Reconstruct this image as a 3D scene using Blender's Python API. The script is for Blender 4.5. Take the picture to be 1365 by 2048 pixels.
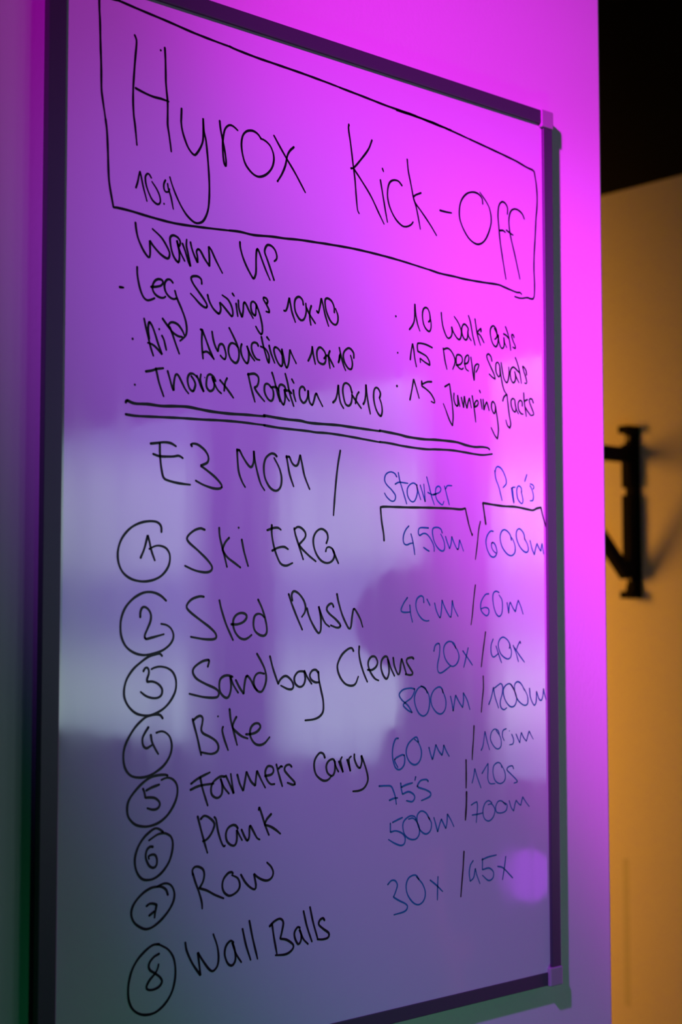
import bpy, bmesh, math, random
from mathutils import Vector, Matrix
random.seed(3)
for o in list(bpy.data.objects):
    bpy.data.objects.remove(o)
SC = bpy.context.scene
COL = SC.collection

# ---------------------------------------------------------------- camera
CAM_ROT = [[0.746056, -0.665881, -0.001441], [0.044191, 0.051671, -0.997686], [0.664415, 0.744266, 0.067976]]
CAM_POS = Vector((0.0, -1.040, 1.45))
cam_d = bpy.data.cameras.new('camera')
cam_d.sensor_fit = 'VERTICAL'
cam_d.sensor_height = 36.0
cam_d.lens = 3060 * 36 / 2048
cam_d.clip_start = 0.05
cam_d.dof.use_dof = True
cam_d.dof.focus_distance = 1.37
cam_d.dof.aperture_fstop = 5.4
cam = bpy.data.objects.new('camera', cam_d)
COL.objects.link(cam)
right, down, fwd = (Vector(r) for r in CAM_ROT)
m = Matrix.Identity(4)
for i, v in enumerate((right, -down, -fwd)):
    for j in range(3):
        m[j][i] = v[j]
m.translation = CAM_POS
cam.matrix_world = m
SC.camera = cam

# ---------------------------------------------------------------- view
SC.view_settings.view_transform = 'Standard'
SC.view_settings.look = 'None'
SC.view_settings.exposure = 0.0
SC.view_settings.gamma = 1.0
SC.view_settings.use_curve_mapping = False

# ---------------------------------------------------------------- world: overcast evening outside the windows
world = bpy.data.worlds.new('evening_sky')
SC.world = world
world.use_nodes = True
wn = world.node_tree
wn.nodes.clear()
w_out = wn.nodes.new('ShaderNodeOutputWorld')
w_bg = wn.nodes.new('ShaderNodeBackground')
w_tc = wn.nodes.new('ShaderNodeTexCoord')
w_map = wn.nodes.new('ShaderNodeMapping')
w_map.inputs['Scale'].default_value = (1.0, 1.0, 4.5)
w_map.inputs['Location'].default_value = (0.9, 0.3, 0.55)
w_noise = wn.nodes.new('ShaderNodeTexNoise')
w_noise.inputs['Scale'].default_value = 3.0
w_noise.inputs['Detail'].default_value = 3.0
w_noise.inputs['Roughness'].default_value = 0.45
w_ramp = wn.nodes.new('ShaderNodeValToRGB')
w_ramp.color_ramp.elements[0].position = 0.25
w_ramp.color_ramp.elements[0].color = (0.26, 0.35, 0.56, 1)
w_ramp.color_ramp.elements[1].position = 0.78
w_ramp.color_ramp.elements[1].color = (0.74, 0.93, 0.98, 1)
wn.links.new(w_tc.outputs['Generated'], w_map.inputs['Vector'])
wn.links.new(w_map.outputs['Vector'], w_noise.inputs['Vector'])


def w_math(op, a, b=None):
    n = wn.nodes.new('ShaderNodeMath')
    n.operation = op
    for i, v in enumerate((a, b)):
        if isinstance(v, (int, float)):
            n.inputs[i].default_value = v
        elif v is not None:
            wn.links.new(v, n.inputs[i])
    return n.outputs[0]


# long banks of cloud lying one above the other along the horizon, broken up by noise
w_sep = wn.nodes.new('ShaderNodeSeparateXYZ')
wn.links.new(w_tc.outputs['Generated'], w_sep.inputs['Vector'])
w_n = w_math('SUBTRACT', w_noise.outputs['Fac'], 0.5)
w_z = w_math('ADD', w_sep.outputs['Z'], w_math('MULTIPLY', w_n, 0.06))
w_band = w_math('SUBTRACT', 0.5, w_math('MULTIPLY', w_math('COSINE', w_math('MULTIPLY', w_math('SUBTRACT', w_z, 0.008), 53.2)), 0.5))
w_fac = w_math('ADD', w_math('MULTIPLY', w_band, 0.6), w_math('MULTIPLY', w_noise.outputs['Fac'], 0.4))
wn.links.new(w_fac, w_ramp.inputs['Fac'])
wn.links.new(w_ramp.outputs['Color'], w_bg.inputs['Color'])
# the evening light sits low over the horizon; sky above and street below are dim
w_abs = wn.nodes.new('ShaderNodeMath')
w_abs.operation = 'ABSOLUTE'
w_rng = wn.nodes.new('ShaderNodeMapRange')
w_rng.interpolation_type = 'SMOOTHSTEP'
w_rng.inputs['From Min'].default_value = 0.07
w_rng.inputs['From Max'].default_value = 0.30
w_rng.inputs['To Min'].default_value = 3.25
w_rng.inputs['To Max'].default_value = 0.2
wn.links.new(w_sep.outputs['Z'], w_abs.inputs[0])
wn.links.new(w_abs.outputs[0], w_rng.inputs['Value'])
wn.links.new(w_rng.outputs['Result'], w_bg.inputs['Strength'])
wn.links.new(w_bg.outputs['Background'], w_out.inputs['Surface'])


def lamp(name, kind, loc, target, power, color, **kw):
    d = bpy.data.lights.new(name, kind)
    d.energy = power
    d.color = color
    for k, v in kw.items():
        setattr(d, k, v)
    o = bpy.data.objects.new(name, d)
    COL.objects.link(o)
    o.location = loc
    if target is not None:
        o.rotation_euler = (Vector(target) - Vector(loc)).to_track_quat('-Z', 'Y').to_euler()
    return o


# three beams of the stage spotlight bar that throws magenta on the wall end and the board
for (tx, tz, half, blend, power) in ((2.973, 0.693, 0.289, 0.858, 410), (1.697, 1.39, 0.419, 0.927, 52),
                                     (2.006, 1.555, 0.328, 0.912, 186)):
    lamp('magenta_spotlight', 'SPOT', (-0.21, -0.673, 2.54), (tx, 0.0, tz), power,
         (1.0, 0.008, 1.12), spot_size=2 * half, spot_blend=blend, shadow_soft_size=0.035)
# added violet fill that lifts the blue on the middle of the board
lamp('violet_fill', 'SPOT', (-0.21, -0.673, 2.54), (1.93, 0.0, 0.80), 78,
     (0.27, 0.13, 1.0), spot_size=0.68, spot_blend=0.64, shadow_soft_size=0.035)
# green stage lamp near the floor
lamp('green_floor_lamp', 'SPOT', (0.60, -0.9, 0.30), (1.25, 0.0, 0.92), 6.5,
     (0.02, 1.0, 0.34), spot_size=1.4, spot_blend=1.0, shadow_soft_size=0.08)
# warm amber spot in the passage behind the wall end
lamp('amber_spotlight', 'SPOT', (1.50, 2.501, 1.651), (2.67, 2.636, 1.431), 450,
     (1.0, 0.37, 0.03), spot_size=2.15, spot_blend=0.626, shadow_soft_size=0.7)
# portals that guide the daylight through the three window openings
for y0, y1 in ((-3.70, -2.60), (-2.32, -1.66), (-1.50, -1.10)):
    p = lamp('window_portal', 'AREA', (2.74, (y0 + y1) / 2, 1.565), (0, (y0 + y1) / 2, 1.565), 1.0, (1, 1, 1),
             shape='RECTANGLE', size=y1 - y0, size_y=1.03)
    p.data.cycles.is_portal = True

# ---------------------------------------------------------------- materials


def mat(name, color, rough=0.6, spec=0.5, metal=0.0, bump=None, mottled=None, emit=None):
    """Principled material; bump=(scale, strength), mottled=(scale, second colour)."""
    M = bpy.data.materials.new(name)
    M.use_nodes = True
    nt = M.node_tree
    b = nt.nodes['Principled BSDF']
    b.inputs['Base Color'].default_value = (*color, 1)
    b.inputs['Roughness'].default_value = rough
    b.inputs['Specular IOR Level'].default_value = spec
    b.inputs['Metallic'].default_value = metal
    tc = nt.nodes.new('ShaderNodeTexCoord')
    if mottled:
        n = nt.nodes.new('ShaderNodeTexNoise')
        n.inputs['Scale'].default_value = mottled[0]
        n.inputs['Detail'].default_value = 4
        mx = nt.nodes.new('ShaderNodeMix')
        mx.data_type = 'RGBA'
        mx.inputs['A'].default_value = (*color, 1)
        mx.inputs['B'].default_value = (*mottled[1], 1)
        nt.links.new(tc.outputs['Object'], n.inputs['Vector'])
        nt.links.new(n.outputs['Fac'], mx.inputs['Factor'])
        nt.links.new(mx.outputs['Result'], b.inputs['Base Color'])
    if bump:
        n = nt.nodes.new('ShaderNodeTexNoise')
        n.inputs['Scale'].default_value = bump[0]
        n.inputs['Detail'].default_value = 3
        bp = nt.nodes.new('ShaderNodeBump')
        bp.inputs['Strength'].default_value = bump[1]
        bp.inputs['Distance'].default_value = 0.002
        nt.links.new(tc.outputs['Object'], n.inputs['Vector'])
        nt.links.new(n.outputs['Fac'], bp.inputs['Height'])
        nt.links.new(bp.outputs['Normal'], b.inputs['Normal'])
    if emit:
        b.inputs['Emission Color'].default_value = (*emit[0], 1)
        b.inputs['Emission Strength'].default_value = emit[1]
    return M


M_WALL = mat('white_wall_paint', (0.80, 0.80, 0.80), 0.75, 0.25, bump=(220, 0.12), mottled=(3, (0.76, 0.76, 0.76)))
M_DARKWALL = mat('charcoal_wall_paint', (0.05, 0.05, 0.055), 0.8, 0.2, bump=(180, 0.12), mottled=(3, (0.06, 0.06, 0.065)))
M_FLOOR = mat('dark_rubber_floor', (0.035, 0.036, 0.04), 0.8, 0.3, bump=(300, 0.3), mottled=(120, (0.06, 0.06, 0.065)))
M_CEIL = mat('black_ceiling_paint', (0.006, 0.006, 0.006), 0.9, 0.1, bump=(90, 0.2), mottled=(20, (0.009, 0.009, 0.009)))
M_RAIL = mat('dark_anodised_frame', (0.048, 0.056, 0.066), 0.42, 0.6, mottled=(400, (0.056, 0.062, 0.072)))
M_CAP = mat('grey_plastic_cap', (0.34, 0.33, 0.35), 0.38, 0.5, mottled=(300, (0.36, 0.35, 0.37)))
M_BLACK = mat('black_powder_coat', (0.005, 0.005, 0.005), 0.8, 0.1, bump=(900, 0.1), mottled=(200, (0.009, 0.009, 0.009)))
M_STEEL = mat('dark_zinc_bolt', (0.05, 0.05, 0.05), 0.4, 0.5, metal=0.6, mottled=(300, (0.06, 0.06, 0.06)))
M_WINFRAME = mat('dark_window_frame', (0.03, 0.03, 0.034), 0.5, 0.4, mottled=(60, (0.035, 0.035, 0.04)))


def two_tone_wall():
    """White paint below 2.38 m, black above, with one faint darker line."""
    M = mat('two_tone_wall_paint', (0.78, 0.78, 0.78), 0.75, 0.2, bump=(180, 0.12))
    nt = M.node_tree
    b = nt.nodes['Principled BSDF']
    tc = nt.nodes.new('ShaderNodeTexCoord')
    sp = nt.nodes.new('ShaderNodeSeparateXYZ')
    nt.links.new(tc.outputs['Object'], sp.inputs['Vector'])

    def math_n(op, a, bb=None):
        n = nt.nodes.new('ShaderNodeMath')
        n.operation = op
        for i, v in enumerate((a, bb)):
            if v is None:
                continue
            if isinstance(v, (int, float)):
                n.inputs[i].default_value = v
            else:
                nt.links.new(v, n.inputs[i])
        return n.outputs[0]
    z, y = sp.outputs['Z'], sp.outputs['Y']
    up = math_n('GREATER_THAN', z, 2.385)
    # thin, slightly darker line down the wall, below the bracket
    off = math_n('ABSOLUTE', math_n('SUBTRACT', y, 1.034))
    line = math_n('MULTIPLY', math_n('LESS_THAN', off, 0.008), math_n('LESS_THAN', z, 0.93))
    line = math_n('MULTIPLY', line, math_n('GREATER_THAN', z, 0.62))
    c1 = nt.nodes.new('ShaderNodeMix')
    c1.data_type = 'RGBA'
    c1.inputs['A'].default_value = (0.78, 0.78, 0.78, 1)
    c1.inputs['B'].default_value = (0.65, 0.67, 0.61, 1)
    nt.links.new(line, c1.inputs['Factor'])
    c2 = nt.nodes.new('ShaderNodeMix')
    c2.data_type = 'RGBA'
    c2.inputs['B'].default_value = (0.005, 0.005, 0.005, 1)
    nt.links.new(up, c2.inputs['Factor'])
    nt.links.new(c1.outputs['Result'], c2.inputs['A'])
    nt.links.new(c2.outputs['Result'], b.inputs['Base Color'])
    return M


M_TWOTONE = two_tone_wall()


def board_enamel():
    """Glossy white enamel with faint vertical wiping streaks in the gloss."""
    M = mat('white_board_enamel', (0.77, 0.79, 0.83), 0.06, 1.0)
    nt = M.node_tree
    b = nt.nodes['Principled BSDF']
    tc = nt.nodes.new('ShaderNodeTexCoord')
    mp = nt.nodes.new('ShaderNodeMapping')
    mp.inputs['Scale'].default_value = (38, 38, 4)
    n = nt.nodes.new('ShaderNodeTexNoise')
    n.inputs['Scale'].default_value = 1.0
    n.inputs['Detail'].default_value = 5
    rng = nt.nodes.new('ShaderNodeMapRange')
    rng.inputs['From Min'].default_value = 0.35
    rng.inputs['From Max'].default_value = 0.75
    rng.inputs['To Min'].default_value = 0.03
    rng.inputs['To Max'].default_value = 0.12
    nt.links.new(tc.outputs['Object'], mp.inputs['Vector'])
    nt.links.new(mp.outputs['Vector'], n.inputs['Vector'])
    nt.links.new(n.outputs['Fac'], rng.inputs['Value'])
    nt.links.new(rng.outputs['Result'], b.inputs['Roughness'])
    n2 = nt.nodes.new('ShaderNodeTexNoise')
    n2.inputs['Scale'].default_value = 26
    n2.inputs['Detail'].default_value = 2
    bp = nt.nodes.new('ShaderNodeBump')
    bp.inputs['Strength'].default_value = 0.02
    bp.inputs['Distance'].default_value = 0.002
    nt.links.new(tc.outputs['Object'], n2.inputs['Vector'])
    nt.links.new(n2.outputs['Fac'], bp.inputs['Height'])
    nt.links.new(bp.outputs['Normal'], b.inputs['Normal'])
    return M


M_BOARD = board_enamel()


def ink(name, c1, c2, rough):
    return mat(name, c1, rough, 0.3, mottled=(90, c2))


M_INK_K = ink('black_marker_ink', (0.004, 0.004, 0.005), (0.007, 0.007, 0.008), 0.35)
M_INK_B = ink('blue_marker_ink', (0.003, 0.19, 0.34), (0.006, 0.26, 0.42), 0.35)


def glass():
    M = bpy.data.materials.new('window_glass')
    M.use_nodes = True
    nt = M.node_tree
    nt.nodes.clear()
    o = nt.nodes.new('ShaderNodeOutputMaterial')
    t = nt.nodes.new('ShaderNodeBsdfTransparent')
    t.inputs['Color'].default_value = (0.93, 0.96, 0.95, 1)
    g = nt.nodes.new('ShaderNodeBsdfGlossy')
    g.inputs['Roughness'].default_value = 0.02
    mx = nt.nodes.new('ShaderNodeMixShader')
    mx.inputs['Fac'].default_value = 0.05
    nt.links.new(t.outputs[0], mx.inputs[1])
    nt.links.new(g.outputs[0], mx.inputs[2])
    nt.links.new(mx.outputs[0], o.inputs['Surface'])
    return M


M_GLASS = glass()

# ---------------------------------------------------------------- mesh helpers


def obj(name, bm, material, parent=None, smooth=False):
    me = bpy.data.meshes.new(name)
    bmesh.ops.recalc_face_normals(bm, faces=bm.faces[:])
    bm.to_mesh(me)
    bm.free()
    me.materials.append(material)
    if smooth:
        for f in me.polygons:
            f.use_smooth = True
    o = bpy.data.objects.new(name, me)
    COL.objects.link(o)
    if parent:
        o.parent = parent
    return o


def empty(name, loc, label, cat, group=None):
    o = bpy.data.objects.new(name, None)
    COL.objects.link(o)
    o.empty_display_size = 0.1
    o.location = loc
    o['label'] = label
    o['category'] = cat
    if group:
        o['group'] = group
    return o


def add_box(bm, lo, hi, bevel=0.0, seg=2):
    r = bmesh.ops.create_cube(bm, size=1)
    vs = r['verts']
    for v in vs:
        for i in range(3):
            v.co[i] = lo[i] + (v.co[i] + 0.5) * (hi[i] - lo[i])
    if bevel:
        es = list({e for v in vs for e in v.link_edges})
        bmesh.ops.bevel(bm, geom=es, offset=bevel, segments=seg, affect='EDGES', profile=0.5)


def box(name, lo, hi, material, parent=None, bevel=0.0, seg=2):
    bm = bmesh.new()
    add_box(bm, lo, hi, bevel, seg)
    return obj(name, bm, material, parent)


def add_cyl(bm, c, axis, r, h, seg=24, r2=None):
    q = Vector((0, 0, 1)).rotation_difference(Vector(axis).normalized())
    mm = Matrix.Translation(Vector(c)) @ q.to_matrix().to_4x4()
    bmesh.ops.create_cone(bm, cap_ends=True, segments=seg, radius1=r, radius2=r if r2 is None else r2, depth=h, matrix=mm)


def struct(o):
    o['kind'] = 'structure'
    return o


# ---------------------------------------------------------------- setting
struct(box('floor', (-3.2, -5.2, -0.1), (2.87, 3.2, 0.0), M_FLOOR))
struct(box('ceiling', (-3.2, -5.2, 3.0), (2.87, 3.2, 3.1), M_CEIL))
struct(box('wall_front', (-3.0, 0.0, 0.0), (1.3135, 0.30, 3.0), M_WALL, bevel=0.004))
struct(box('wall_left', (-3.2, -5.0, 0.0), (-3.0, 3.0, 3.0), M_DARKWALL))
struct(box('wall_back', (-3.2, -5.2, 0.0), (2.87, -5.0, 3.0), M_DARKWALL))
struct(box('wall_far', (-3.2, 3.0, 0.0), (2.87, 3.2, 3.0), M_DARKWALL))
ZS, ZH = 1.05, 2.08
bm = bmesh.new()
add_box(bm, (2.67, -5.0, 0.0), (2.73, -3.70, 3.0))
add_box(bm, (2.67, -1.10, 0.0), (2.73, 3.0, 3.0))
add_box(bm, (2.67, -3.70, 0.0), (2.73, -1.10, ZS))
add_box(bm, (2.67, -3.70, ZH), (2.73, -1.10, 3.0))
add_box(bm, (2.67, -2.60, ZS), (2.73, -2.32, ZH))
add_box(bm, (2.67, -1.66, ZS), (2.73, -1.50, ZH))
struct(obj('wall_right', bm, M_TWOTONE))
for i, (y0, y1) in enumerate(((-3.70, -2.60), (-2.32, -1.66), (-1.50, -1.10))):
    bm = bmesh.new()
    t = 0.022
    add_box(bm, (2.685, y0, ZS), (2.72, y0 + t, ZH))
    add_box(bm, (2.685, y1 - t, ZS), (2.72, y1, ZH))
    add_box(bm, (2.685, y0 + t, ZS), (2.72, y1 - t, ZS + t))
    add_box(bm, (2.685, y0 + t, ZH - t), (2.72, y1 - t, ZH))
    w = struct(obj('window_%d' % (i + 1), bm, M_WINFRAME))
    box('pane', (2.70, y0 + t, ZS + t), (2.704, y1 - t, ZH - t), M_GLASS, w)

# ---------------------------------------------------------------- whiteboard
X0, Z0 = 0.6281, 1.45 - 0.3574          # origin of the writing coordinates on the surface
XI0, XI1, ZI0, ZI1 = 0.6263, 1.2012, 1.45 - 0.3572, 1.45 + 0.5122    # inner edges of the frame
xa, xb, za, zb = 0.6098, 1.2151, 1.45 - 0.3705, 1.45 + 0.5266        # outer edges of the frame
YS, YF = -0.010, -0.013                 # writing surface, rail front
wb = empty('whiteboard', ((xa + xb) / 2, 0, za),
           'large dark framed whiteboard with handwritten workout plan hanging on magenta lit white wall', 'whiteboard')
OFF = Vector((-(xa + xb) / 2, 0, -za))


def wb_part(name, bm, material, smooth=False):
    bmesh.ops.translate(bm, verts=bm.verts[:], vec=OFF)
    return obj(name, bm, material, wb, smooth)


bm = bmesh.new()
add_box(bm, (XI0 - 0.004, YS, ZI0 - 0.004), (XI1 + 0.004, -0.0005, ZI1 + 0.004))
wb_part('writing_surface', bm, M_BOARD)
CAP = 0.0190


def rail(lo, hi, inset, front=YF):
    '''Frame profile: a front flange on a body that is set back from the outer edge.'''
    bm = bmesh.new()
    add_box(bm, (lo[0], front, lo[1]), (hi[0], -0.0062, hi[1]), 0.0008, 2)
    add_box(bm, (lo[0] + inset[0], -0.0064, lo[1] + inset[1]), (hi[0] + inset[2], -0.0002, hi[1] + inset[3]))
    wb_part('frame_rail', bm, M_RAIL)


q = 0.0042
rail((xa, za + 0.01), (XI0, zb - 0.01), (q, 0, 0, 0))
rail((XI1, za + 0.01), (xb, zb - 0.01), (0, 0, 0, 0))
rail((xa + 0.01, za), (xb - 0.01, ZI0), (0, 0, 0, 0), YS - 0.0007)
rail((xa + 0.01, ZI1), (xb - 0.01, zb), (0, 0, 0, 0))
e = 0.0010
for sx in (0, 1):
    for sz in (0, 1):
        bm = bmesh.new()
        cx0, cx1 = (xa - e, xa - e + CAP) if sx == 0 else (xb + e - CAP, xb + e)
        cz0, cz1 = (za - e, za - e + CAP) if sz == 0 else (zb + e - CAP, zb + e)
        add_box(bm, (cx0, YF - 0.0014, cz0), (cx1, -0.0002, cz1), 0.0016, 3)
        wb_part('corner_cap', bm, M_CAP)

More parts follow.
